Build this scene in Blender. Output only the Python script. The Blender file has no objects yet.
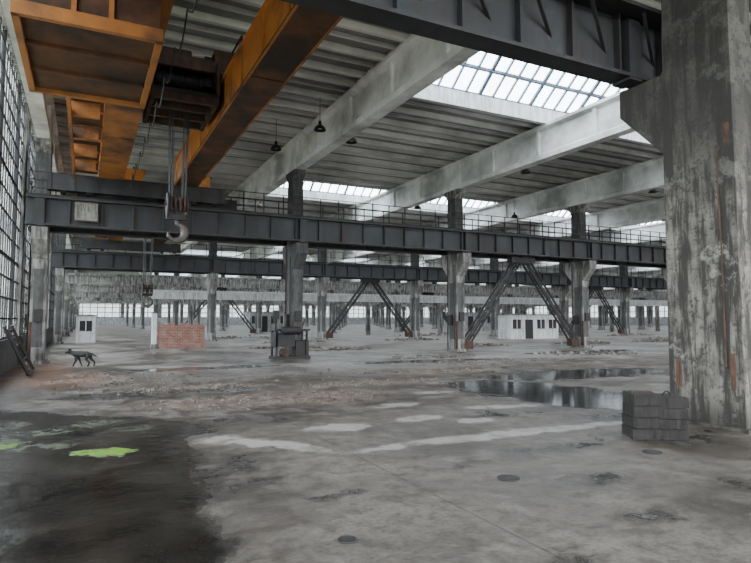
import bpy, math, random
from mathutils import Vector, Matrix
random.seed(7)
S=bpy.context.scene

# ---------------------------------------------------------------- materials
class NT:
    def __init__(s,name):
        s.m=bpy.data.materials.new(name); s.m.use_nodes=True
        s.t=s.m.node_tree; s.n=s.t.nodes; s.l=s.t.links
        s.b=s.n.get('Principled BSDF'); s.out=s.n.get('Material Output')
        s.tc=s.n.new('ShaderNodeTexCoord')
    def link(s,a,b): s.l.new(a,b)
    def new(s,t,**k):
        x=s.n.new(t)
        for a,b in k.items(): setattr(x,a,b)
        return x
    def noise(s,scale,detail=4,rough=.55,vec=None,stretch=None):
        v=vec or s.tc.outputs['Object']
        if stretch:
            mp=s.new('ShaderNodeMapping'); mp.inputs['Scale'].default_value=stretch
            s.link(v,mp.inputs['Vector']); v=mp.outputs[0]
        x=s.new('ShaderNodeTexNoise'); x.inputs['Scale'].default_value=scale
        x.inputs['Detail'].default_value=detail; x.inputs['Roughness'].default_value=rough
        s.link(v,x.inputs['Vector']); return x
    def ramp(s,fac,stops):
        r=s.new('ShaderNodeValToRGB'); e=r.color_ramp.elements
        while len(e)<len(stops): e.new(.5)
        for i,(p,c) in enumerate(stops):
            e[i].position=p; e[i].color=(c,c,c,1) if not hasattr(c,'__len__') else (*c,1)
        s.link(fac,r.inputs[0]); return r.outputs[0]
    def mix(s,f,a,b,bt='MIX'):
        x=s.new('ShaderNodeMix',data_type='RGBA',blend_type=bt)
        for sock,v in ((x.inputs[0],f),(x.inputs[6],a),(x.inputs[7],b)):
            if hasattr(v,'is_linked'): s.link(v,sock)
            elif hasattr(v,'__len__'): sock.default_value=(*v,1)
            else: sock.default_value=v
        return x.outputs[2]
    def math(s,op,a,b=0.0,clamp=False):
        x=s.new('ShaderNodeMath',operation=op,use_clamp=clamp)
        for sock,v in ((x.inputs[0],a),(x.inputs[1],b)):
            if hasattr(v,'is_linked'): s.link(v,sock)
            else: sock.default_value=v
        return x.outputs[0]
    def mapr(s,v,a,b,c,d):
        x=s.new('ShaderNodeMapRange',interpolation_type='SMOOTHSTEP')
        s.link(v,x.inputs[0])
        for i,k in enumerate((a,b,c,d)): x.inputs[i+1].default_value=k
        return x.outputs[0]
    def bump(s,h,st=.3,dist=.02):
        x=s.new('ShaderNodeBump'); x.inputs['Strength'].default_value=st
        x.inputs['Distance'].default_value=dist
        s.link(h,x.inputs['Height']); s.link(x.outputs[0],s.b.inputs['Normal'])
    def set(s,k,v):
        i=s.b.inputs[k]
        if hasattr(v,'is_linked'): s.link(v,i)
        elif hasattr(v,'__len__'): i.default_value=(*v,1)
        else: i.default_value=v

def grimy(name,c1,c2,c3,sc=1.0,streak=True,rough=.85,metal=0.,bump=.25,amt=(.42,.62)):
    m=NT(name)
    n1=m.noise(sc*1.3,6,.65); n2=m.noise(sc*.45,5,.6)
    col=m.mix(m.ramp(n1.outputs[0],[(.35,0.),(.65,1.)]),c1,c2)
    if streak:
        n3=m.noise(sc*2.2,5,.65,stretch=(1.6,1.6,.22))
        f=m.math('MULTIPLY',m.ramp(n3.outputs[0],[(amt[0],0.),(amt[1],1.)]),m.ramp(n2.outputs[0],[(.3,.25),(.6,1.)]))
    else:
        f=m.ramp(n2.outputs[0],[(amt[0],0.),(amt[1],1.)])
    col=m.mix(f,col,c3)
    m.set('Base Color',col); m.set('Roughness',rough); m.set('Metallic',metal)
    nb=m.noise(sc*14,5,.7); m.bump(nb.outputs[0],bump,.02)
    return m.m

M={}
M['concrete']=grimy('concrete_painted_weathered',(.30,.295,.275),(.17,.165,.152),(.035,.033,.029),1.6,amt=(.40,.56))
def oldconc():
    m=NT('concrete_bare_stained')
    n1=m.noise(2.2,8,.7); n2=m.noise(.9,6,.65); n3=m.noise(3.2,6,.7,stretch=(1.4,1.4,.16)); n4=m.noise(9,6,.75)
    col=m.mix(m.ramp(n1.outputs[0],[(.38,0.),(.60,1.)]),(.225,.21,.18),(.11,.103,.089))
    col=m.mix(m.ramp(n3.outputs[0],[(.44,0.),(.54,.92)]),col,(.024,.022,.019))
    col=m.mix(m.ramp(n2.outputs[0],[(.55,0.),(.60,.8)]),col,(.31,.30,.265))
    col=m.mix(m.ramp(n4.outputs[0],[(.51,0.),(.60,.8)]),col,(.035,.032,.027))
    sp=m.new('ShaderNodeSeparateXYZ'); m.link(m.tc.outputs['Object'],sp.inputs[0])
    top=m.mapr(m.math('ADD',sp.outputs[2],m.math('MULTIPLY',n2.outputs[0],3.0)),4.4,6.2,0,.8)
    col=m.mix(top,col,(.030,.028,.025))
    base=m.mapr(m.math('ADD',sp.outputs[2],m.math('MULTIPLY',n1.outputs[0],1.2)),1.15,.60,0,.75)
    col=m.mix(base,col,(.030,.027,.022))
    m.set('Base Color',col); m.set('Roughness',.9)
    m.bump(m.math('ADD',n4.outputs[0],m.math('MULTIPLY',n2.outputs[0],2.)),.8,.03); return m.m
M['concrete_old']=oldconc()
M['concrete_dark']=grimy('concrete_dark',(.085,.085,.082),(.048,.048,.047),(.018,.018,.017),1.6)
M['beam_white']=grimy('roof_beam_whitewash',(.80,.81,.80),(.64,.65,.64),(.32,.32,.31),.8,streak=False)
M['roof']=grimy('roof_slab',(.32,.315,.305),(.235,.23,.222),(.115,.112,.106),.4,streak=False)
M['roofrib']=grimy('roof_slab_rib',(.70,.70,.68),(.58,.58,.56),(.30,.30,.29),.4,streak=False)
M['steel']=grimy('steel_runway_paint',(.034,.038,.044),(.020,.022,.026),(.022,.016,.013),1.1,rough=.6,metal=.2,bump=.1)
M['steel_dark']=grimy('steel_dark',(.020,.021,.023),(.013,.013,.015),(.018,.012,.010),1.2,rough=.65,metal=.3,bump=.1)
M['steel_hook']=grimy('steel_hook_worn',(.085,.08,.072),(.055,.05,.045),(.04,.03,.024),3,rough=.5,metal=.4,bump=.1)
M['steel_blue']=grimy('steel_window_frame',(.09,.15,.21),(.06,.10,.15),(.05,.04,.035),1.2,rough=.6,metal=.2,bump=.1)
M['orange']=grimy('crane_orange_paint',(.62,.235,.035),(.50,.175,.028),(.15,.055,.020),1.1,streak=False,rough=.55,bump=.1,amt=(.50,.64))
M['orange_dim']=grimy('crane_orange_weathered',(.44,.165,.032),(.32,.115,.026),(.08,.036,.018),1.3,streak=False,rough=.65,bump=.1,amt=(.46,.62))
M['orange_rust_shade']=grimy('crane_rust_and_shade',(.13,.050,.018),(.070,.030,.014),(.026,.016,.011),1.8,streak=False,rough=.8,bump=.2,amt=(.42,.60))  # rust brown that also carries underside shade in its colour
M['rust']=grimy('rust',(.075,.034,.019),(.042,.022,.015),(.018,.014,.012),3,rough=.9)
M['rustspot']=grimy('rust_spot',(.13,.065,.038),(.08,.042,.026),(.035,.022,.016),6,rough=.9)
M['white']=grimy('white_paint',(.62,.64,.65),(.50,.51,.52),(.30,.29,.27),1.5,rough=.7,bump=.05)
M['offwhite']=grimy('grubby_wall_paint',(.38,.39,.39),(.26,.26,.26),(.11,.105,.10),1.5,rough=.8,bump=.05)
M['ironblock']=grimy('cast_block',(.030,.027,.024),(.017,.0155,.014),(.007,.0065,.006),7,rough=.85,bump=.9)
M['cable']=grimy('cable_black',(.03,.03,.03),(.02,.02,.02),(.015,.015,.015),1,rough=.6)
M['stone']=grimy('rubble_stone',(.20,.165,.14),(.10,.078,.062),(.05,.037,.029),2,streak=False)
M['debris']=grimy('debris_mixed',(.30,.29,.27),(.12,.11,.10),(.06,.045,.035),1.5,streak=False)
M['fur']=grimy('dog_black_fur',(.010,.009,.009),(.006,.005,.005),(.012,.010,.008),8,rough=.7)
M['plaque']=grimy('plaque_paint',(.22,.22,.19),(.13,.13,.11),(.06,.05,.04),5,rough=.6)
M['ground']=grimy('exterior_ground',(.16,.2,.08),(.2,.2,.14),(.1,.1,.06),.6,streak=False)
M['leaf']=grimy('foliage',(.10,.17,.04),(.05,.10,.02),(.02,.04,.01),2,streak=False)

def brickmat():
    m=NT('brick_red')
    b=m.new('ShaderNodeTexBrick'); b.inputs['Scale'].default_value=1.
    b.inputs['Brick Width'].default_value=.26; b.inputs['Row Height'].default_value=.085
    b.inputs['Mortar Size'].default_value=.012
    b.inputs['Color1'].default_value=(.26,.085,.055,1); b.inputs['Color2'].default_value=(.16,.058,.042,1)
    b.inputs['Mortar'].default_value=(.24,.20,.17,1)
    sx=m.new('ShaderNodeSeparateXYZ'); m.link(m.tc.outputs['Object'],sx.inputs[0])
    cx=m.new('ShaderNodeCombineXYZ')
    m.link(m.math('ADD',sx.outputs[0],sx.outputs[1]),cx.inputs[0]); m.link(sx.outputs[2],cx.inputs[1])
    m.link(cx.outputs[0],b.inputs['Vector'])
    n=m.noise(2.5,5)
    m.set('Base Color',m.mix(m.ramp(n.outputs[0],[(.45,0.),(.7,.6)]),b.outputs[0],(.30,.25,.22)))
    m.set('Roughness',.9); m.bump(b.outputs[1],-.5,.01); return m.m
M['brick']=brickmat()

def glassmat(name,lo,hi,tlc):
    m=NT(name)
    tr=m.new('ShaderNodeBsdfTransparent'); tr.inputs[0].default_value=(.88,.95,1.0,1)
    tl=m.new('ShaderNodeBsdfTranslucent'); tl.inputs[0].default_value=(*tlc,1)
    mx=m.new('ShaderNodeMixShader')
    n=m.noise(1.2,4)
    m.link(m.ramp(n.outputs[0],[(.4,lo),(.7,hi)]),mx.inputs[0])
    m.link(tr.outputs[0],mx.inputs[1]); m.link(tl.outputs[0],mx.inputs[2])
    m.link(mx.outputs[0],m.out.inputs[0]); return m.m
M['glass']=glassmat('dirty_window_glass',.08,.5,(.6,.64,.64))
M['glass_dirty']=glassmat('very_dirty_window_glass',.93,1.0,(.16,.175,.18))

# ------------------------------------------------------------- mesh builder
class MB:
    def __init__(s): s.v=[];s.f=[];s.mi=[];s.mats=[]
    def idx(s,mat):
        if mat not in s.mats: s.mats.append(mat)
        return s.mats.index(mat)
    def add(s,vs,fs,mat):
        o=len(s.v); i=s.idx(mat)
        s.v+= [tuple(v) for v in vs]
        for f in fs: s.f.append(tuple(o+k for k in f)); s.mi.append(i)
    def box(s,x0,x1,y0,y1,z0,z1,mat):
        s.add([(x0,y0,z0),(x1,y0,z0),(x1,y1,z0),(x0,y1,z0),(x0,y0,z1),(x1,y0,z1),(x1,y1,z1),(x0,y1,z1)],
          [(0,3,2,1),(4,5,6,7),(0,1,5,4),(1,2,6,5),(2,3,7,6),(3,0,4,7)],mat)
    def quad(s,a,b,c,d,mat): s.add([a,b,c,d],[(0,1,2,3)],mat)
    def beam(s,p,q,w,h,mat,up=(0,0,1)):
        p=Vector(p);q=Vector(q);d=(q-p).normalized();u=Vector(up)
        if abs(d.dot(u))>.98: u=Vector((0,1,0))
        r=d.cross(u).normalized()*w/2; u=r.cross(d).normalized()*h/2
        vs=[p-r-u,p+r-u,p+r+u,p-r+u,q-r-u,q+r-u,q+r+u,q-r+u]
        s.add(vs,[(0,3,2,1),(4,5,6,7),(0,1,5,4),(1,2,6,5),(2,3,7,6),(3,0,4,7)],mat)
    def tube(s,pts,rad,mat,n=10,caps=True):
        pts=[Vector(p) for p in pts]
        if not hasattr(rad,'__len__'): rad=[rad]*len(pts)
        vs=[];fs=[];pr=None
        for i,p in enumerate(pts):
            d=(pts[min(i+1,len(pts)-1)]-pts[max(i-1,0)]).normalized()
            if pr is None:
                a=Vector((0,0,1)) if abs(d.z)<.9 else Vector((1,0,0)); r=d.cross(a).normalized()
            else: r=(pr-d*pr.dot(d)).normalized()
            pr=r; u=d.cross(r)
            for k in range(n):
                t=2*math.pi*k/n; vs.append(p+(r*math.cos(t)+u*math.sin(t))*rad[i])
        for i in range(len(pts)-1):
            for k in range(n):
                a=i*n+k;b=i*n+(k+1)%n; fs.append((a,b,b+n,a+n))
        if caps: fs.append(tuple(range(n-1,-1,-1))); fs.append(tuple(range((len(pts)-1)*n,len(pts)*n)))
        s.add(vs,fs,mat)
    def prism_x(s,poly,x0,x1,mat):   # poly in (y,z)
        n=len(poly)
        vs=[(x0,y,z) for y,z in poly]+[(x1,y,z) for y,z in poly]
        fs=[tuple(range(n-1,-1,-1)),tuple(range(n,2*n))]+[(i,(i+1)%n,(i+1)%n+n,i+n) for i in range(n)]
        s.add(vs,fs,mat)
    def prism_y(s,poly,y0,y1,mat):   # poly in (x,z)
        n=len(poly)
        vs=[(x,y0,z) for x,z in poly]+[(x,y1,z) for x,z in poly]
        fs=[tuple(range(n)),tuple(range(2*n-1,n-1,-1))]+[(i,i+n,(i+1)%n+n,(i+1)%n) for i in range(n)]
        s.add(vs,fs,mat)
    def rock(s,c,r,mat,flat=.6):
        vs=[]
        for d in ((1,0,0),(0,1,0),(-1,0,0),(0,-1,0),(.5,.5,.8),(-.6,.3,.8),(.1,-.6,.9),(.3,.2,-1)):
            k=r*random.uniform(.6,1.2)
            vs.append((c[0]+d[0]*k,c[1]+d[1]*k,max(c[2]+d[2]*k*flat,.0)))
        s.add(vs,[(0,1,4),(1,2,5),(1,5,4),(2,3,6),(2,6,5),(3,0,6),(0,4,6),(4,5,6),(1,0,7),(2,1,7),(3,2,7),(0,3,7)],mat)
    def obj(s,name,loc=None,bevel=0,parent=None,smooth=False):
        me=bpy.data.meshes.new(name)
        vs=s.v
        if loc: vs=[(a-loc[0],b-loc[1],c-loc[2]) for a,b,c in vs]
        me.from_pydata(vs,[],s.f)
        for m in s.mats: me.materials.append(M[m])
        me.polygons.foreach_set('material_index',s.mi)
        if smooth: me.polygons.foreach_set('use_smooth',[True]*len(me.polygons))
        me.update()
        o=bpy.data.objects.new(name,me); S.collection.objects.link(o)
        if loc: o.location=loc
        if bevel:
            b=o.modifiers.new('bevel','BEVEL'); b.width=bevel; b.segments=2; b.limit_method='ANGLE'
        if parent: o.parent=parent
        return o

# ------------------------------------------------------------------ layout
XW=-2.05; XE=121.0; YB=-13.0; YN=153.8
ROWS=[5.8+18.5*i for i in range(8)]
GX=[8.2+8.5*i for i in range(13)]
ZB=8.1; ZR=9.5

# ------------------------------------------------------------------- floor
def floormat():
    m=NT('concrete_floor_wet')
    P=m.tc.outputs['Object']
    nd=m.noise(1.1,6,.65)
    vm=m.new('ShaderNodeVectorMath',operation='SUBTRACT'); m.link(nd.outputs[1],vm.inputs[0]); vm.inputs[1].default_value=(.5,.5,.5)
    vs=m.new('ShaderNodeVectorMath',operation='MULTIPLY'); m.link(vm.outputs[0],vs.inputs[0]); vs.inputs[1].default_value=(1.9,1.9,0)
    va=m.new('ShaderNodeVectorMath',operation='ADD'); m.link(P,va.inputs[0]); m.link(vs.outputs[0],va.inputs[1])
    PD=va.outputs[0]
    nd2=m.noise(4.5,6,.7)
    vm2=m.new('ShaderNodeVectorMath',operation='SUBTRACT'); m.link(nd2.outputs[1],vm2.inputs[0]); vm2.inputs[1].default_value=(.5,.5,.5)
    vs2=m.new('ShaderNodeVectorMath',operation='MULTIPLY'); m.link(vm2.outputs[0],vs2.inputs[0]); vs2.inputs[1].default_value=(.55,.55,0)
    va2=m.new('ShaderNodeVectorMath',operation='MULTIPLY_ADD')
    m.link(vs.outputs[0],va2.inputs[0]); va2.inputs[1].default_value=(.26,.26,0); m.link(P,va2.inputs[2])
    va3=m.new('ShaderNodeVectorMath',operation='ADD'); m.link(va2.outputs[0],va3.inputs[0]); m.link(vs2.outputs[0],va3.inputs[1])
    PS=va3.outputs[0]
    def ell(cx,cy,rx,ry,soft=.5,rot=0,p=None):
        mp=m.new('ShaderNodeMapping',vector_type='TEXTURE')
        mp.inputs['Location'].default_value=(cx,cy,0); mp.inputs['Rotation'].default_value=(0,0,math.radians(rot))
        mp.inputs['Scale'].default_value=(rx,ry,1); m.link(p or PD,mp.inputs['Vector'])
        ln=m.new('ShaderNodeVectorMath',operation='LENGTH'); m.link(mp.outputs[0],ln.inputs[0])
        return m.mapr(ln.outputs['Value'],1,1-soft,0,1)
    def mx(lst):
        r=lst[0]
        for a in lst[1:]: r=m.math('MAXIMUM',r,a)
        return r
    nb=m.noise(.55,7,.68); nf=m.noise(5,8,.75); nm=m.noise(1.7,8,.72); nmed=m.noise(.28,5,.65); nx=m.noise(24,5,.75)
    col=m.mix(m.ramp(nb.outputs[0],[(.38,0.),(.60,1.)]),(.068,.056,.046),(.150,.133,.114))
    col=m.mix(m.ramp(nf.outputs[0],[(.40,.65),(.54,0.)]),col,(.036,.028,.022))
    col=m.mix(m.ramp(nm.outputs[0],[(.54,0.),(.64,.5)]),col,(.205,.187,.163))
    col=m.mix(m.ramp(nx.outputs[0],[(.40,.45),(.52,0.)]),col,(.03,.025,.02))
    # brown dirt in the middle distance, patchy
    dz=mx([ell(4.5,12.4,8,4.4,.4),ell(16,15,13,5,.5),ell(9,20,16,4,.5),ell(20,24,16,4,.6)])
    dirt=m.math('MULTIPLY',dz,m.ramp(nm.outputs[0],[(.44,.97),(.53,.10)]))
    col=m.mix(dirt,col,(.032,.020,.013))
    sp=m.new('ShaderNodeSeparateXYZ'); m.link(P,sp.inputs[0])
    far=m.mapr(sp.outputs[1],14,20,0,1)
    col=m.mix(m.math('MULTIPLY',far,m.ramp(nmed.outputs[0],[(.42,0.),(.60,.75)])),col,(.26,.245,.222))  # paler far patches: floor sheen put into the base colour
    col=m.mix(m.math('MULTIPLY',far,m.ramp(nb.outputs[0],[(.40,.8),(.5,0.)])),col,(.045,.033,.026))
    gz=mx([ell(3.6,11.4,3.4,1.3,.6),ell(6.5,13.2,2.5,.8,.6),ell(2.6,14.2,2.2,.7,.6),ell(9.5,15,3,.7,.6)])
    col=m.mix(m.math('MULTIPLY',gz,m.ramp(nf.outputs[0],[(.46,.0),(.53,.75)])),col,(.27,.20,.16))
    sps=m.new('ShaderNodeSeparateXYZ'); m.link(PS,sps.inputs[0])
    def joint(o,off,step,w):
        a=m.math('ADD',o,1000*step-off); a=m.math('MODULO',a,step); a=m.math('SUBTRACT',a,step/2); a=m.math('ABSOLUTE',a)
        return m.math('GREATER_THAN',a,step/2-w)
    j=joint(sp.outputs[0],2.9,5.66,.010)
    col=m.mix(m.math('MULTIPLY',j,m.ramp(nm.outputs[0],[(.4,.3),(.5,.75)])),col,(.022,.019,.016))
    pale=mx([ell(5.4,6.5,3.0,.24,.35,0,PS),ell(2.25,7.3,1.05,.22,.35,-53,PS),
             ell(3.35,8.0,.6,.30,.3,8,PS),ell(4.9,8.15,.5,.28,.3,10,PS),ell(5.6,7.6,.4,.25,.3,0,PS),
             ell(6.9,8.6,.9,.25,.4,-10,PS),ell(5.2,9.6,.7,.28,.5,10,PS),ell(8.6,12.5,1.2,.4,.5,0,PS),ell(1.7,7.9,.35,.35,.5,0,PS),ell(6.9,10.9,.7,.3,.5,0,PS)])
    pale=m.math('MULTIPLY',pale,m.ramp(nm.outputs[0],[(.38,.15),(.50,.85)]))
    col=m.mix(pale,col,(.32,.305,.272))
    # wet zones
    wl=m.math('MULTIPLY',m.mapr(m.math('ADD',sps.outputs[0],m.math('MULTIPLY',sps.outputs[1],-.08)),.80,.50,0,1),
                     m.mapr(m.math('ADD',sps.outputs[1],m.math('MULTIPLY',sps.outputs[0],1.0)),11.8,10.6,0,1))
    nw=m.noise(.9,6,.65)
    wl=m.math('MAXIMUM',wl,ell(.6,8.8,1.3,1.2,.35))
    stain=mx([ell(5.6,3.2,1.6,.6,.7,20),ell(7.4,5.3,1.5,.6,.6,0),ell(3.0,3.0,.35,.18,.5,0,PS),ell(6.6,8.0,1.8,.6,.7,0),ell(4.6,4.2,.8,.3,.6,10),
              ell(2.1,5.0,.4,.15,.6,0,PS),ell(3.9,5.35,.35,.12,.5,0,PS),ell(7.6,3.4,1.6,.7,.6,0),ell(2.2,9.3,1.3,.5,.6,0),ell(4.2,3.3,.45,.22,.6,0,PS),ell(8.2,7.0,1.3,.8,.5,0),ell(1.4,6.2,.6,1.6,.6,0),ell(5.5,5.6,1.6,.35,.6,0)])
    stain=m.math('MULTIPLY',stain,m.ramp(nm.outputs[0],[(.43,1.),(.58,.2)]))
    col=m.mix(m.math('MULTIPLY',stain,.92),col,(.018,.015,.0125))
    pud=mx([ell(9.2,9.5,1.7,3.6,.18,10),ell(13.0,12.6,4.4,1.5,.3,0),ell(3.5,19.5,3.6,.8,.35,0),m.math('MULTIPLY',ell(1.5,13.4,2.8,.7,.35,0),.85),ell(12,19,4.5,.9,.4,0),ell(22,21,5.5,1.4,.4,0)])
    col=m.mix(m.math('MULTIPLY',wl,m.ramp(nw.outputs[0],[(.38,.97),(.62,.75)])),col,(.0095,.0088,.0077))
    col=m.mix(m.math('MULTIPLY',pud,.85),col,(.026,.028,.030))
    # moss
    mossl=mx([ell(-.95,9.0,.7,.45,.8,0,PS),ell(.25,10.0,.6,.45,.8,0,PS),ell(-.35,8.5,.5,.25,.8,0,PS),ell(.1,11.2,.5,.3,.8,0,PS),ell(.7,9.2,.4,.2,.8,0,PS),ell(-1.2,10.4,.6,.6,.8,0,PS),ell(-.5,9.6,.6,.4,.8,0,PS)])
    ng=m.noise(3.5,6,.7)
    moss=m.math('MULTIPLY',mossl,m.ramp(ng.outputs[0],[(.44,.0),(.58,.8)]))
    col=m.mix(moss,col,(.050,.080,.020))
    mossb=m.math('MAXIMUM',ell(.22,7.82,.46,.24,.25,-24,PS),m.math('MULTIPLY',ell(-.95,8.7,.3,.2,.5,0,PS),.7))
    col=m.mix(m.math('MULTIPLY',mossb,m.ramp(nf.outputs[0],[(.40,.3),(.50,.95)])),col,(.16,.34,.022))
    moss=m.math('MAXIMUM',moss,mossb)
    rd=mx([ell(-.6,17.5,1.9,2.6,.5),ell(-1.2,22,1.2,6,.5)])
    col=m.mix(m.math('MULTIPLY',rd,m.ramp(nm.outputs[0],[(.4,.8),(.6,.4)])),col,(.13,.056,.026))
    m.set('Base Color',col)
    r0=m.ramp(nb.outputs[0],[(.38,.30),(.6,.66)])
    wet=m.math('MAXIMUM',m.math('MULTIPLY',wl,m.ramp(nw.outputs[0],[(.40,1.),(.60,.74)])),pud)
    wet=m.math('MAXIMUM',wet,m.math('MULTIPLY',stain,.8))
    wet=m.math('MULTIPLY',wet,m.math('SUBTRACT',1.,moss,True))
    ro=m.math('MULTIPLY_ADD',wet,-.66); ro.node.inputs[2].default_value=.70
    ro=m.math('MINIMUM',ro,r0)
    ro=m.math('MAXIMUM',ro,.05); m.set('Roughness',ro)
    bh=m.math('ADD',m.math('MULTIPLY',nf.outputs[0],1.),m.math('MULTIPLY',nb.outputs[0],1.5))
    bh=m.math('ADD',bh,m.math('MULTIPLY',m.math('MULTIPLY',dz,nm.outputs[0]),2.))
    bh=m.math('MULTIPLY',bh,m.math('SUBTRACT',1.,m.math('MULTIPLY',wet,.96),True))
    m.bump(bh,.55,.03)
    return m.m
M['floor']=floormat()
f=MB(); f.box(XW,XE,YB,YN,-.3,0,'floor'); f.obj('floor')
g=MB(); g.box(-120,240,-120,260,-.5,-.31,'ground'); g.obj('exterior_ground')

# ----------------------------------------------------------------- ceiling
mids=[(YB+ROWS[0])/2]+[(ROWS[i]+ROWS[i+1])/2 for i in range(len(ROWS)-1)]+[(ROWS[-1]+YN)/2]
HS=2.5; XS=8.2
edges=[YB]
for c in mids: edges+=[c-HS,c+HS]
edges.append(YN)
def slab(b,x0,x1,y0,y1):
    b.box(x0,x1,y0,y1,ZR+.20,ZR+.34,'roof')
    n=max(1,int(round((y1-y0)/.72)))
    for k in range(n+1):
        y=y0+.06+(y1-y0-.12)*k/n
        w=.075 if k%2==0 else .04
        b.box(x0,x1,y-w,y+w,ZR+(0 if k%2==0 else .08),ZR+.2,'roofrib')
c=MB()
for i in range(0,len(edges),2): slab(c,XW,XE,edges[i],edges[i+1])
for y in mids: slab(c,XW,XS-.1,y-HS,y+HS)
c.obj('ceiling')
k=MB()
for y in mids:
    for sg in (-1,1):
        ya=y+sg*HS; k.box(XS,XE,min(ya,ya-sg*.14),max(ya,ya-sg*.14),ZR-.02,ZR+.55,'white')
    k.box(XS-.14,XS,y-HS,y+HS,ZR-.02,ZR+.55,'white')
k.obj('trim_1')
for i,yc in enumerate(mids):
    s=MB(); rise=1.9; ze=ZR+.58
    for sg in (-1,1):
        a=Vector((0,yc+sg*(HS-.05),ze)); b=Vector((0,yc,ze+rise))
        x=XS; q=0
        while x<XE:
            w=.12 if q%4==0 else .055
            s.beam(a+Vector((x,0,0)),b+Vector((x,0,0)),w,.10,'steel_blue'); x+=.62; q+=1
        for t in (0,.33,.66,1.):
            pnt=a.lerp(b,t)
            s.beam(pnt+Vector((XS,0,0)),pnt+Vector((XE,0,0)),.12 if t<1 else .16,.10,'steel_blue')
        s.quad((XS,a.y,a.z),(XE,a.y,a.z),(XE,b.y,b.z),(XS,b.y,b.z),'glass')
    s.add([(XS,yc-HS,ze),(XS,yc+HS,ze),(XS,yc,ze+rise)],[(0,1,2)],'white')
    s.obj('window_%d'%(i+1))

def roof_beam(x):
    b=MB()
    b.prism_y([(x-.22,ZB),(x+.22,ZB),(x+.22,ZB+.2),(x+.08,ZB+.3),(x-.08,ZB+.3),(x-.22,ZB+.2)],YB,YN,'beam_white')
    b.box(x-.08,x+.08,YB,YN,ZB+.3,ZR-.22,'beam_white')
    b.prism_y([(x-.08,ZR-.22),(x+.08,ZR-.22),(x+.28,ZR-.12),(x+.28,ZR-.005),(x-.28,ZR-.005),(x-.28,ZR-.12)],YB,YN,'beam_white')
    for r in ROWS:
        b.box(x-.21,x+.21,r-.7,r+.7,ZB+.2,ZR-.13,'beam_white')
    for y in mids:
        for t in (-6,-3,0,3,6):
            b.box(x-.19,x+.19,y+t-.07,y+t+.07,ZB+.2,ZR-.13,'beam_white')
    return b.obj('roof_beam')
for x in [-1.5]+GX: roof_beam(x)

# ----------------------------------------------------------------- columns
GT=5.92
def column(x,y,mat='concrete',upper='concrete_dark',row=9):
    b=MB(); hw=.25
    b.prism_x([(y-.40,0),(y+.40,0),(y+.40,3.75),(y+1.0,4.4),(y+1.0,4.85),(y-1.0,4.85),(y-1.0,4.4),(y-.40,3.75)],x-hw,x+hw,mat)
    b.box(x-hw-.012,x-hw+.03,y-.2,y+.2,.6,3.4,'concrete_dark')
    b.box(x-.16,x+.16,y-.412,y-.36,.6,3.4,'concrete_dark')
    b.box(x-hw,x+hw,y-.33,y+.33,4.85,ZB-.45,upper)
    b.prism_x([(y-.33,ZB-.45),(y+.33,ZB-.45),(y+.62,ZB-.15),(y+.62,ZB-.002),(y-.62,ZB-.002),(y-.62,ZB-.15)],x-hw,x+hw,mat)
    b.box(x-hw-.1,x+hw+.1,y-.55,y+.55,-.02,.12,mat)
    if row==0:
        b.tube([(x-.31,y-.3,.1),(x-.31,y-.3,4.3)],.022,'steel_dark',8)
        b.tube([(x-.31,y+.28,1.2),(x-.31,y+.28,4.8)],.03,'rust',8)
        b.box(x-.40,x-.25,y-.12,y+.18,1.3,1.8,'steel_dark'); b.box(x-.12,x+.16,y-.50,y-.40,1.5,1.95,'steel_dark')
        for yy in (y-.42,y+.34): b.box(x-hw-.02,x-hw+.08,yy,yy+.08,.12,1.5,'rust')
    return b.obj('concrete_column',loc=(x,y,0),bevel=.03)
for ri,r in enumerate(ROWS[1:]):
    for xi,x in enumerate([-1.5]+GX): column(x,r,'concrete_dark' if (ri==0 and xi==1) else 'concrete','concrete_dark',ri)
def near_column(x):
    b=MB(); y=5.68
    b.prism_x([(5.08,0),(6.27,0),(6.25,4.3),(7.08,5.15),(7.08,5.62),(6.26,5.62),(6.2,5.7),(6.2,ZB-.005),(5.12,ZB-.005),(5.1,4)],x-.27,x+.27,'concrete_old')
    b.box(x-.35,x+.35,5.0,6.35,0,.05,'concrete_old')
    b.box(x-.285,x-.26,6.05,6.14,.55,.95,'rustspot'); b.box(x-.285,x-.26,5.2,5.27,.6,1.1,'rustspot')
    b.box(x-.285,x-.26,5.16,5.24,4.2,4.5,'rustspot')
    b.tube([(x-.29,5.32,.9),(x-.3,5.32,2.6),(x-.29,5.36,4.2)],.012,'rustspot',6)
    return b.obj('concrete_column',loc=(x,y,0),bevel=.035)
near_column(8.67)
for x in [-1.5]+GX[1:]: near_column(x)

# ----------------------------------------------------------- runway girders
def girder(y,z0,z1,name='crane_runway_girder',mat='steel',x0=-1.95,x1=XE-.3):
    b=MB()
    b.box(x0,x1,y-.03,y+.03,z0+.05,z1-.05,mat)
    b.box(x0,x1,y-.2,y+.2,z0,z0+.06,mat)
    b.box(x0,x1,y-.24,y+.24,z1-.07,z1,mat)
    b.box(x0,x1,y-.035,y+.035,z1,z1+.1,'steel_dark')
    x=x0+.3
    while x<x1:
        b.box(x-.02,x+.02,y-.15,y+.15,z0+.06,z1-.07,mat); x+=1.06
    for gx in [-1.5]+GX:
        b.box(gx-.14,gx+.14,y-.19,y+.19,z0-.04,z1-.08,mat)
    b.obj(name)
def rail(y,z,x1,step=1.06,mids_=(.35,.65,.95),name='runway_handrail'):
    h=MB(); x=-1.9
    while x<x1:
        h.beam((x,y,z),(x,y,z+mids_[-1]),.04,.04,'steel_dark'); x+=step
    for q in mids_: h.beam((-1.9,y,z+q),(x1,y,z+q),.03,.03,'steel_dark')
    h.obj(name)
girder(6.75,5.66,6.8)
w=MB(); w.box(-1.9,60,6.22,6.5,6.66,6.72,'steel_dark')
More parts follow.
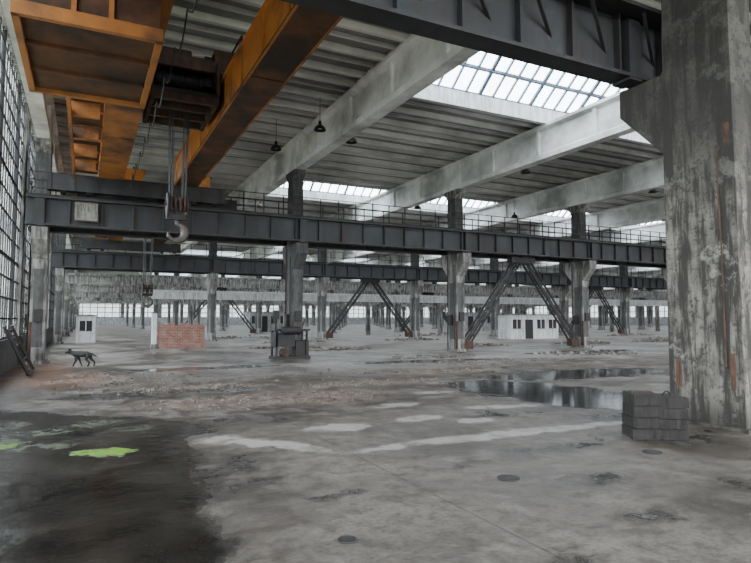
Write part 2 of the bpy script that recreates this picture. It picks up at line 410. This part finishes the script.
x=-1.5
while x<60:
    w.beam((x,6.3,6.63),(x+1.2,6.98,5.75),.05,.05,'steel_dark'); x+=1.2
w.obj('runway_surge_truss')
girder(23.4,4.9,GT); girder(25.2,4.9,GT)
rail(23.66,GT,70,.85); rail(24.95,GT,70)
girder(41.9,4.9,GT); girder(43.7,4.9,GT); rail(42.15,GT,XE-1,1.06,(.5,.95))
for r in ROWS[3:]:
    b=MB(); y=r-.95
    b.box(-1.9,XE-.3,y-.16,y+.16,4.86,5.8,'concrete'); b.box(-1.9,XE-.3,y-.3,y+.3,5.65,5.85,'concrete'); b.obj('concrete_runway_beam')
b=MB(); y=52
for x in GX[:10]: b.box(x-.18,x+.18,y-.2,y+.2,0,3.3,'concrete')
b.box(5,GX[9]+.5,y-.18,y+.18,3.3,4.0,'white'); b.box(5,GX[9]+.5,y-.3,y+.3,3.9,4.05,'white'); b.obj('concrete_gantry')

# ---------------------------------------------------------- portal bracing
def brace(x0,x1,y):
    b=MB(); xm=(x0+x1)/2
    def laced(p,q):
        p=Vector(p);q=Vector(q);d=(q-p).normalized();r=Vector((0,1,0)).cross(d)*.15
        for s in (-1,1):
            for yy in (-.14,.14):
                b.beam(p+r*s+Vector((0,yy,0)),q+r*s+Vector((0,yy,0)),.08,.08,'steel_dark')
        n=12
        for i in range(n):
            a=p.lerp(q,i/n);c2=p.lerp(q,(i+1)/n);s=1 if i%2 else -1
            for yy in (-.14,.14): b.beam(a+r*s+Vector((0,yy,0)),c2-r*s+Vector((0,yy,0)),.05,.02,'steel')
    laced((x0+.55,y,.35),(xm-.3,y,4.7)); laced((x1-.55,y,.35),(xm+.3,y,4.7))
    b.box(xm-.8,xm+.8,y-.2,y+.2,4.6,4.88,'steel')
    for xx,s in ((x0,1),(x1,-1)):
        a,c2=sorted((xx+s*.36,xx+s*.9)); b.box(a,c2,y-.2,y+.2,.1,.5,'rust')
    b.obj('portal_brace')
brace(GX[1],GX[2],24.3); brace(GX[1],GX[2],42.8); brace(GX[4],GX[5],42.8); brace(GX[3],GX[4],61.3); brace(GX[0],GX[1],61.3); brace(GX[5],GX[6],24.3)

# ------------------------------------------------------------------- walls
def glazed_west():
    b=MB(); x=XW
    b.box(x-.25,x,YB,YN,-.3,1.0,'concrete_dark'); b.box(x-.25,x,YB,YN,9.35,ZR+.3,'concrete')
    for r in ROWS+[YN]: b.box(x-.25,x,r-.35,r+.35,1.0,9.35,'concrete')
    b.obj('wall_west')
    w=MB(); y=YB
    while y<YN: w.box(x-.14,x-.08,y-.025,y+.025,1.0,9.35,'steel_dark'); y+=.55
    z=1.0
    i=0
    while z<9.4:
        t=.05 if i%4==0 else .022
        w.box(x-.14,x-.08,YB,YN,z-t,z+t,'steel_dark'); z+=.62;i+=1
    yy=-10
    while yy<YN-2: w.box(x-.2,x-.04,yy-.06,yy+.06,1.0,9.35,'steel_dark'); yy+=4
    w.quad((x-.11,YB,1),(x-.11,YN,1),(x-.11,YN,9.35),(x-.11,YB,9.35),'glass')
    w.obj('window_20')
glazed_west()
def north():
    b=MB(); y=YN
    b.box(XW-.25,XE,y,y+.25,-.3,2.0,'offwhite'); b.box(XW-.25,XE,y,y+.25,6.0,ZR+.3,'concrete')
    for x in [-1.5]+GX: b.box(x-.4,x+.4,y,y+.25,2,6.0,'concrete')
    b.obj('wall_north')
    w=MB(); x=XW
    while x<XE: w.box(x-.08,x+.08,y+.0,y+.10,2,6.0,'steel_dark'); x+=1.6
    for z in (2,3.2,4.4,5.2,6.0): w.box(XW,XE,y+.0,y+.10,z-.07,z+.07,'steel_dark')
    w.quad((XW,y+.11,2),(XE,y+.11,2),(XE,y+.11,6.0),(XW,y+.11,6.0),'glass_dirty'); w.obj('window_21')
north()
def east():
    b=MB(); x=XE
    b.box(x,x+.25,YB,YN+.25,-.3,2.0,'offwhite'); b.box(x,x+.25,YB,YN+.25,6.5,ZR+.3,'concrete')
    for r in ROWS: b.box(x,x+.25,r-.5,r+.5,2,6.5,'concrete')
    b.obj('wall_east')
    w=MB(); y=YB
    while y<YN: w.box(x+.0,x+.10,y-.08,y+.08,2,6.5,'steel_dark'); y+=1.6
    for z in (2,3.4,4.8,6.5): w.box(x+.0,x+.10,YB,YN,z-.07,z+.07,'steel_dark')
    w.quad((x+.11,YB,2),(x+.11,YN,2),(x+.11,YN,6.5),(x+.11,YB,6.5),'glass_dirty'); w.obj('window_22')
east()

# ------------------------------------------------------------------- crane
def tubering(b,c,R,r,axis,mat):
    pts=[]
    for i in range(25):
        t=2*math.pi*i/24
        if axis=='x': pts.append((c[0],c[1]+R*math.cos(t),c[2]+R*math.sin(t)))
        else: pts.append((c[0]+R*math.cos(t),c[1],c[2]+R*math.sin(t)))
    b.tube(pts,r,mat,8,False)
def crane(name,xl,y0,y1,ty,hz,cab):
    root=bpy.data.objects.new(name,None); S.collection.objects.link(root)
    gz0,gz1=6.75,7.7
    ga=(xl,xl+.85); gb=(xl+2.65,xl+3.5)
    for i,(a,c2) in enumerate((ga,gb)):
        b=MB(); under='orange_dim' if i==0 else 'orange_rust_shade'  # second girder's brown underside is mostly shade put into the colour
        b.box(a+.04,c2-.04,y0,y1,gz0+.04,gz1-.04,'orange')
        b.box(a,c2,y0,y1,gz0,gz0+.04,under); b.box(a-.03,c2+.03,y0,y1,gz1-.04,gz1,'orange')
        for xx in (a,c2-.05): b.box(xx,xx+.05,y0,y1,gz0-.012,gz0,'orange_dim')
        y=y0+.8
        while y<y1:
            b.box(a+.01,a+.045,y-.03,y+.03,gz0+.06,gz1-.06,'orange'); y+=1.7
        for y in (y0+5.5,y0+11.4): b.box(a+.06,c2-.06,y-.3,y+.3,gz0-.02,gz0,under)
        b.box((a+c2)/2-.03,(a+c2)/2+.03,y0,y1,gz1,gz1+.09,'steel_dark')
        b.obj('bridge_girder_%d'%(i+1),parent=root)
    b=MB()
    for y,zt in ((y0+.1,6.95 if cab else 6.1),(y1-.1,6.1)):
        z1=7.2 if zt>6.5 else 6.75
        b.box(xl-1.6,xl+4.6,y-.2,y+.2,zt+.08,z1,'steel')
        for k in range(9):
            xx=xl-1.5+k*.74; b.box(xx-.02,xx+.02,y-.23,y+.23,zt+.08,z1,'steel')
        for xx in (xl-1.1,xl+4.2,xl-.3,xl+3.4): b.tube([(xx-.09,y,zt+.12),(xx+.09,y,zt+.12)],.17,'steel_dark',20)
    b.obj('end_carriages',parent=root)
    b=MB(); xa=xl-.75
    b.box(xa,xl-.02,y0+.3,y1-.3,gz0+.12,gz0+.17,'orange_rust_shade')
    y=y0+.3
    while y<y1-.2:
        b.beam((xa+.02,y,gz0+.15),(xa+.02,y,gz0+1.2),.04,.04,'orange_dim'); b.beam((xa,y,gz0+.1),(xl,y,gz0+.1),.06,.08,'orange_dim'); y+=1.3
    for z in (.35,.8,1.2): b.beam((xa+.02,y0+.3,gz0+z),(xa+.02,y1-.3,gz0+z),.035,.035,'orange_dim')
    b.obj('service_walkway',parent=root)
    b=MB(); xm=xl+1.75; z=gz1+.1
    b.box(xl+.3,xl+3.2,ty-.9,ty-.72,z,z+.3,'rust'); b.box(xl+.3,xl+3.2,ty+.72,ty+.9,z,z+.3,'rust')
    b.box(xl+.3,xl+.5,ty-.9,ty+.9,z,z+.3,'rust'); b.box(xl+3.0,xl+3.2,ty-.9,ty+.9,z,z+.3,'rust')
    for xx in (xl+.42,xl+3.08):
        for yy in (ty-.6,ty+.6): b.tube([(xx-.07,yy,z+.05),(xx+.07,yy,z+.05)],.16,'steel_dark',18)
    b.box(xm-.8,xm+.8,ty-1.1,ty+1.1,z-.72,z-.62,'steel_dark')
    b.box(xm-.82,xm-.74,ty-1.1,ty+1.1,z-.62,z+.2,'rust'); b.box(xm+.74,xm+.82,ty-1.1,ty+1.1,z-.62,z+.2,'rust')
    for yy in (-1.0,-.35,.35,1.0): b.box(xm-.8,xm+.8,ty+yy-.06,ty+yy+.06,z-.9,z-.72,'rust')
    b.box(xm-.8,xm-.7,ty-1.1,ty+1.1,z-.9,z-.72,'rust'); b.box(xm+.7,xm+.8,ty-1.1,ty+1.1,z-.9,z-.72,'rust')
    b.tube([(xm-.6,ty,z+.05),(xm+.6,ty,z+.05)],.32,'steel_dark',24)
    for k in range(14): tubering(b,(xm-.5+k*.075,ty,z+.05),.325,.018,'x','cable')
    b.box(xm+.55,xm+.9,ty-.45,ty+.45,z-.2,z+.6,'steel_dark')
    b.tube([(xm-.55,ty-.7,z+.3),(xm+.15,ty-.7,z+.3)],.22,'rust',18)
    b.tube([(xm+.15,ty-.7,z+.3),(xm+.5,ty-.7,z+.3)],.1,'steel_dark',14)
    b.box(xm-.7,xm+.3,ty+.45,ty+.95,z-.2,z+.75,'rust')
    b.box(xl+.35,xl+1.1,ty-.8,ty+.8,z+.3,z+.85,'steel_dark'); b.box(xl+2.5,xl+3.1,ty-.7,ty+.7,z+.3,z+.7,'rust')
    b.box(xl+.3,xl+3.2,ty-.75,ty+.75,z+.26,z+.3,'steel_dark')
    for xx in (xl+.35,xl+3.15):
        for yy in (ty-.85,ty+.85): b.beam((xx,yy,z+.3),(xx,yy,z+1.15),.045,.045,'rust')
        b.beam((xx,ty-.85,z+1.15),(xx,ty+.85,z+1.15),.045,.045,'rust')
    b.obj('trolley_hoist',parent=root,bevel=.01)
    b=MB()
    for dx in (-.24,-.15,.15,.24):
        for dy in (-.09,.09):
            b.tube([(xm+dx,ty+dy*1.6,z-.2),(xm+dx*.8,ty+dy,hz+.95)],.014,'cable',6)
    b.obj('hoist_ropes',parent=root)
    b=MB()
    for dx in (-.26,.22): b.prism_x([(ty-.12,hz+.55),(ty+.12,hz+.55),(ty+.24,hz+.8),(ty+.24,hz+1.05),(ty+.1,hz+1.2),(ty-.1,hz+1.2),(ty-.24,hz+1.05),(ty-.24,hz+.8)],xm+dx,xm+dx+.04,'steel_dark')
    for dx in (-.17,-.06,.06,.17):
        b.tube([(xm+dx-.025,ty,hz+.93),(xm+dx+.025,ty,hz+.93)],.2,'rust',24)
    b.tube([(xm-.3,ty,hz+.93),(xm+.3,ty,hz+.93)],.045,'steel_dark',12)
    b.tube([(xm,ty,hz+.9),(xm,ty,hz+.48)],[.07,.06],'steel_dark',14)
    b.box(xm-.24,xm+.24,ty-.08,ty+.08,hz+.52,hz+.66,'steel_dark')
    pts=[(xm,hz+.5)]+[(xm+.21*math.sin(t),hz+.2+.21*math.cos(t)) for t in [math.radians(a) for a in range(0,285,15)]]
    rad=[.055]+[.06+.045*math.sin(min(1,i/14)*math.pi)*(1 if i<15 else .5) for i in range(len(pts)-1)]
    rad[-1]=.015; rad[-2]=.035
    pts[1]=(xm+.02,hz+.42)
    b.tube([(p[0],ty,p[1]) for p in pts],rad,'steel_hook',12)
    b.obj('hook_block',parent=root)
    if cab:
        b=MB()
        xa,xb2,ya,yb,za=xl-1.3,xl+.62,9.3,12.4,5.95
        b.box(xa,xb2,ya,yb,za,za+.06,'orange_rust_shade')
        for yy in (ya,yb): b.box(xa-.05,xb2+.05,yy-.05,yy+.05,za-.08,za+.12,'orange_dim')
        for xx in (xa,xb2): b.box(xx-.05,xx+.05,ya,yb,za-.08,za+.12,'orange_dim')
        for t in (.33,.66): b.box(xa,xb2,ya+(yb-ya)*t-.04,ya+(yb-ya)*t+.04,za-.06,za,'orange_rust_shade')
        b.box(xa,xa+.04,ya,yb,za+.06,za+.85,'orange_rust_shade'); b.box(xa,xb2,yb-.04,yb,za+.06,za+.75,'orange_dim')
        b.box(xa,xb2,ya,ya+.04,za+.06,za+.75,'orange_rust_shade')
        for xx,yy in ((xa,ya),(xa,yb),(xa+.7,ya),(xl-.1,ya),(xl-.1,yb),(xa+.7,yb),(xa,(ya+yb)/2)):
            b.beam((xx+.03,yy,za),(xx+.03,yy,8.1),.07,.07,'orange_dim')
        b.box(xa-.1,xl-.05,ya-.1,yb+.1,8.05,8.12,'orange_rust_shade')
        b.box(xa+.1,xa+.8,yb-.9,yb-.3,za+.06,za+1.0,'steel_dark')
        b.obj('operator_cab',parent=root)
        b=MB()
        for yy in (14.2,16.4,19.2):
            b.box(xl-.72,xl-.15,yy,yy+.9,gz0+.18,gz0+1.05,'orange_rust_shade')
            for q in range(5): b.box(xl-.74,xl-.13,yy+.1+q*.17,yy+.14+q*.17,gz0+.25,gz0+1.0,'orange_dim')
        for q in range(5): b.box(xl-.8,xl-.1,13.6+q*1.9,13.7+q*1.9,gz0-.25,gz0+.12,'orange_dim')
        b.box(xl-.8,xl-.72,13.2,22.5,gz0-.3,gz0-.12,'orange_dim')
        b.obj('resistor_cabinets',parent=root)
    return root
crane('overhead_crane',.3,6.7,23.5,15.5,3.62,True)
crane('overhead_crane.001',1.2,25.2,41.9,33.0,2.3,False)
b=MB()
pts=[]
for i in range(61):
    y=8+i*.25; pts.append((1.35,y,6.62-.35*abs(math.sin(i*math.pi/6))))
b.tube(pts,.015,'cable',6); b.obj('festoon_cable')

b=MB(); b.box(-.42,.32,23.14,23.18,5.12,5.78,'plaque')
b.box(-.45,.35,23.13,23.16,5.09,5.13,'rust'); b.box(-.45,.35,23.13,23.16,5.77,5.81,'rust')
b.obj('girder_plaque')

def lamp(x,y,z):
    b=MB()
    b.tube([(x,y,ZR+.1),(x,y,z+.32)],.012,'cable',6)
    b.tube([(x,y,z+.34),(x,y,z+.2)],[.05,.06],'steel_dark',12)
    b.tube([(x,y,z+.2),(x,y,z+.12),(x,y,z+.0)],[.07,.17,.22],'steel_dark',18,False)
    b.tube([(x,y,z+.2),(x,y,z+.06)],[.04,.07],'white',12)
    b.obj('pendant_lamp')
for p in ((8.75,19.5,8.2),(7.3,19.0,8.3),(6.6,22,8.3),(17.4,29.2,8.1),(17.4,19.8,8.1),(24.5,29,8.1),(9,33,8.1),(26,20,8.1)): lamp(*p)

# ------------------------------------------------------------- cast weights
def weights():
    root=bpy.data.objects.new('cast_counterweight_stack',None); S.collection.objects.link(root)
    root.location=(7.0,5.46,0); root.rotation_euler=(0,0,math.radians(-30))
    rr=random.Random(3)
    for q,(x0,hh,n) in enumerate(((-.37,.60,4),(-.02,.56,4))):
        b=MB(); z=0
        for i in range(n):
            t=hh/n; ox=rr.uniform(-.016,.016); oy=rr.uniform(-.016,.016)
            w=.37; d=.46
            pr=[]
            def edge(p,q2,k):
                for e in range(k):
                    f=e/k; px=p[0]+(q2[0]-p[0])*f; py=p[1]+(q2[1]-p[1])*f
                    nx,ny=(q2[1]-p[1]),-(q2[0]-p[0]); l=math.hypot(nx,ny)
                    o=rr.uniform(-.016,.008) if e else -.010
                    pr.append((x0+ox+px+nx/l*o,oy+py+ny/l*o))
            c4=[(0,-d/2),(w,-d/2),(w,d/2),(0,d/2)]
            for e in range(4): edge(c4[e],c4[(e+1)%4],7)
            m=len(pr); tt=rr.uniform(.006,.014)
            vs=[(a,c2,z+.002) for a,c2 in pr]+[(a,c2,z+t-tt) for a,c2 in pr]
            b.add(vs,[tuple(range(m-1,-1,-1)),tuple(range(m,2*m))]+[(k,(k+1)%m,(k+1)%m+m,k+m) for k in range(m)],'ironblock')
            b.box(x0+.02,x0+w-.02,-d/2+.03,d/2-.03,z,z+t,'ironblock')
            z+=t
        cx=x0+w/2
        if q==1: b.tube([(cx+.05*math.cos(t),0,z-.01+.065*math.sin(t)) for t in [math.pi*k/8 for k in range(9)]],.012,'steel_dark',8)
        else:
            b.box(x0+.05,x0+w-.05,-.03,.03,z,z+.02,'rust')
        b.obj('weight_%d'%(q+1),parent=root)
weights()

def machine():
    x,y=7.45,22.6
    b=MB()
    b.box(x-.75,x+.75,y-.4,y+.4,.0,.12,'steel_dark')
    for dx in (-.65,.6):
        for dy in (-.32,.32): b.beam((x+dx,y+dy,.1),(x+dx,y+dy,1.15),.08,.08,'steel_dark')
    b.box(x-.7,x+.1,y-.36,y+.36,.5,1.05,'steel_dark'); b.box(x+.15,x+.7,y-.3,y+.3,.12,.75,'steel_dark')
    b.tube([(x-.5,y-.5,1.15),(x+.25,y-.5,1.15)],.16,'steel_dark',18)
    b.box(x-.75,x+.72,y-.4,y+.4,1.12,1.2,'steel_dark')
    tubering(b,(x+.4,y-.42,.95),.2,.02,'y','steel_dark')
    for a in range(4):
        t=a*math.pi/2; b.beam((x+.4,y-.42,.95),(x+.4+.2*math.cos(t),y-.42,.95+.2*math.sin(t)),.02,.02,'steel_dark')
    b.beam((x-.6,y,1.2),(x-.6,y,1.9),.05,.05,'steel_dark'); b.box(x-.72,x-.48,y-.05,y+.05,1.6,1.95,'steel_dark')
    b.beam((x+.5,y,1.2),(x+.62,y,1.6),.05,.05,'rust')
    b.tube([(x-.3,y+.1,.25),(x-.3,y-.45,.25)],.14,'rust',16)
    b.obj('abandoned_machine',loc=(x,y,0),bevel=.01)
machine()

b=MB()
b.box(3.6,6.0,33.2,33.7,0,1.2,'brick')
for k in range(9):
    hgt=random.uniform(.05,.3); x0=3.62+k*.262; b.box(x0,x0+.255,33.22,33.68,1.2,1.2+hgt,'brick')
b.obj('brick_wall_remnant')
b=MB(); b.box(3.25,3.5,33.3,33.6,0,1.9,'white'); b.box(3.2,3.55,33.25,33.65,0,.25,'concrete'); b.box(3.22,3.53,33.27,33.63,1.9,1.98,'concrete'); b.obj('gate_post',bevel=.01)
def kiosk(x0,x1,y0,y1,h,name,nw,mat='offwhite'):
    b=MB()
    b.box(x0,x1,y0,y1,0,h,mat); b.box(x0-.12,x1+.12,y0-.12,y1+.12,h,h+.1,'concrete')
    w=(x1-x0)/nw
    for i in range(nw):
        a=x0+i*w+w*.18; c2=x0+(i+1)*w-w*.18
        if i%3==1: b.box(a,a+min(.85,c2-a),y0-.03,y0+.02,0.02,h*.82,'steel_dark')
        else:
            b.box(a,c2,y0-.02,y0+.02,h*.45,h*.82,'steel_dark'); b.box(a,c2,y0-.04,y0,h*.42,h*.45,'concrete')
            b.box((a+c2)/2-.03,(a+c2)/2+.03,y0-.04,y0,h*.45,h*.82,mat)
    b.obj(name)
kiosk(30.2,35.2,36.4,38.0,1.9,'site_office',4,'white')
kiosk(-.5,.7,44.6,45.9,1.8,'guard_kiosk',1,'white')
kiosk(18,24,70,73,2.4,'site_office.001',5)
kiosk(44,52,64,67,2.4,'site_office.002',5)
kiosk(56,66,34,36,2.4,'site_office.003',6)

b=MB()
for y in (18.6,20.4): b.beam((-1.95,y,1.4),(-1.35,y+.4,.03),.07,.07,'steel_dark')
for t in (.1,.4,.7,.95):
    a=Vector((-1.95,18.6,1.4)).lerp(Vector((-1.35,19.0,.03)),t); b.beam(a,a+Vector((0,1.8,0)),.05,.05,'steel_dark')
b.obj('leaning_steel_frame')

def rubble(name,regs,mat):
    b=MB()
    for (cx,cy,rx,ry,n,s0,s1) in regs:
        for _ in range(n):
            t=random.uniform(0,6.283); r=math.sqrt(random.random())
            x=cx+rx*r*math.cos(t); y=cy+ry*r*math.sin(t); s=random.uniform(s0,s1)*random.uniform(.5,1)
            b.rock((x,y,s*.2),s,mat if random.random()<.8 else 'debris')
    b.obj(name)
rubble('gravel_scatter',[(3.4,11.3,2.6,1.1,600,.012,.045),(2.2,14,1.6,.6,260,.015,.05),(6.5,13.2,2,.6,260,.015,.06),(6,14,5,3,260,.015,.05),(1,16,2,3,220,.02,.06),(9.5,15.5,2.4,.6,200,.02,.06),(14,17.5,4,.9,220,.02,.07),(12,17,8,3,200,.02,.06)],'stone')
def heap(cx,cy,r,h,n,name='rubble_pile'):
    b=MB()
    for _ in range(n):
        t=random.uniform(0,6.283); q=math.sqrt(random.random()); x=cx+r*q*math.cos(t); y=cy+r*.45*q*math.sin(t)
        zt=h*(1-q)*random.random(); s=random.uniform(.04,.15)
        b.rock((x,y,zt+s*.2),s,random.choice(['debris','stone','stone','concrete']),.6)
    for _ in range(5):
        x=cx+random.uniform(-r,r)*.7;y=cy+random.uniform(-r,r)*.3
        b.beam((x,y,.03),(x+random.uniform(-1,1),y+random.uniform(-.5,.5),random.uniform(.05,.2)),.12,.03,'debris')
    b.obj(name)
for a in ((12,28,1.8,.12,70),(21,28,2.2,.18,90),(29,28,2.4,.3,140),(37,28.5,2.6,.3,140),(31,20,2.6,.15,90),(13,21,2.4,.06,60),(21,19.5,2.8,.08,80),
          (10,31,2.2,.12,70),(13,38,2.5,.2,90),(22,38,2.5,.25,90),(44,31,3,.3,130),(12,48,3,.3,80),(30,48,4,.4,100),(47,39,3.2,.3,100)):
    heap(*a)

def cover(x,y,r):
    b=MB(); b.tube([(x,y,-.01),(x,y,.006)],r,'steel_dark',28)
    b.tube([(x+r*math.cos(t*.2618),y+r*math.sin(t*.2618),.006) for t in range(25)],.006,'cable',6,False)
    for k in range(-2,3): b.box(x-r*.7,x+r*.7,y+k*r*.25-.006,y+k*r*.25+.006,.004,.010,'cable')
    b.obj('drain_cover')
cover(3.86,4.72,.11); cover(6.15,4.85,.11); cover(6.9,5.0,.10); cover(1.75,3.95,.07)

# --------------------------------------------------------------------- dog
def dog():
    P=[(-.27,0,.43,.085,.095),(-.08,0,.42,.085,.10),(.12,0,.41,.10,.125),(.24,0,.43,.085,.10),(.34,0,.47,.06,.07),(.42,0,.50,.068,.07),(.50,0,.48,.042,.042),(.57,0,.46,.028,.03),
       (-.36,0,.42,.03,.03),(-.46,0,.36,.025,.025),(-.55,0,.34,.014,.014)]
    E=[(0,1),(1,2),(2,3),(3,4),(4,5),(5,6),(6,7),(0,8),(8,9),(9,10)]
    def leg(base,pts):
        prev=base
        for p in pts: P.append(p); E.append((prev,len(P)-1)); prev=len(P)-1
    leg(0,[(-.24,.08,.36,.06,.07),(-.19,.085,.25,.045,.05),(-.31,.085,.15,.028,.03),(-.27,.085,.03,.024,.024),(-.23,.085,.02,.024,.02)])
    leg(0,[(-.26,-.08,.36,.06,.07),(-.28,-.085,.25,.045,.05),(-.40,-.085,.16,.028,.03),(-.40,-.085,.03,.024,.024),(-.36,-.085,.02,.024,.02)])
    leg(2,[(.16,.08,.33,.05,.055),(.13,.085,.22,.035,.035),(.20,.085,.12,.026,.026),(.22,.085,.03,.024,.024),(.26,.085,.02,.024,.02)])
    leg(2,[(.16,-.08,.33,.05,.055),(.10,-.085,.22,.035,.035),(.07,-.085,.12,.026,.026),(.02,-.085,.03,.024,.024),(.06,-.085,.02,.024,.02)])
    me=bpy.data.meshes.new('dog'); me.from_pydata([p[:3] for p in P],E,[])
    o=bpy.data.objects.new('black_dog',me); S.collection.objects.link(o)
    me.materials.append(M['fur'])
    sk=o.modifiers.new('skin','SKIN'); sk.use_smooth_shade=True
    for i,p in enumerate(P): me.skin_vertices[0].data[i].radius=(p[3],p[4])
    me.skin_vertices[0].data[0].use_root=True
    ss=o.modifiers.new('sub','SUBSURF'); ss.levels=2; ss.render_levels=2
    for s in (-1,1):
        b=MB(); b.tube([(.40,s*.045,.54),(.395,s*.058,.59),(.405,s*.06,.62)],[.03,.02,.004],'fur',8); b.obj('ear_%d'%(1 if s<0 else 2),parent=o,smooth=True)
    o.location=(-.05,22.0,0); o.rotation_euler=(0,0,math.radians(180-26.6))
dog()

b=MB()
for i in range(26):
    y=5+i*4+random.uniform(-1,1); x=-9+random.uniform(-2,1)
    b.tube([(x,y,-.4),(x,y,2.2)],[.15,.1],'rust',8)
    for _ in range(14): 
        c0=(x+random.uniform(-1.2,1.2),y+random.uniform(-1.5,1.5),random.uniform(1.2,4.0)); b.rock(c0,random.uniform(.6,1.0),'leaf',.8)
b.obj('tree_row')

# ---------------------------------------------------------------- lighting
w=bpy.data.worlds.new('overcast_sky'); S.world=w; w.use_nodes=True
bg=w.node_tree.nodes['Background']; bg.inputs[0].default_value=(.95,.97,1.0,1); bg.inputs[1].default_value=13.0
def portal(loc,rot,sx,sy):
    l=bpy.data.lights.new('sky_portal','AREA'); l.shape='RECTANGLE'; l.size=sx; l.size_y=sy
    l.cycles.is_portal=True
    o=bpy.data.objects.new('sky_portal',l); S.collection.objects.link(o); o.location=loc; o.rotation_euler=rot
for y in mids[:4]:
    portal(((XS+XE)/2,y,ZR+.5),(0,0,0),XE-XS,2*HS-.2)
portal((XW-.02,(YB+YN)/2,5.2),(0,math.radians(-90),0),8.3,YN-YB)
portal(((XW+XE)/2,YB,4.7),(math.radians(90),0,0),XE-XW,9.4)

# ------------------------------------------------------------------ camera
cd=bpy.data.cameras.new('camera'); cam=bpy.data.objects.new('camera',cd); S.collection.objects.link(cam)
cam.location=(0,0,1.6); cam.rotation_euler=(math.radians(93.7),0,math.radians(-26.6))
cd.sensor_width=36; cd.lens=36*580/751; cd.clip_end=600; cd.clip_start=.05
S.camera=cam
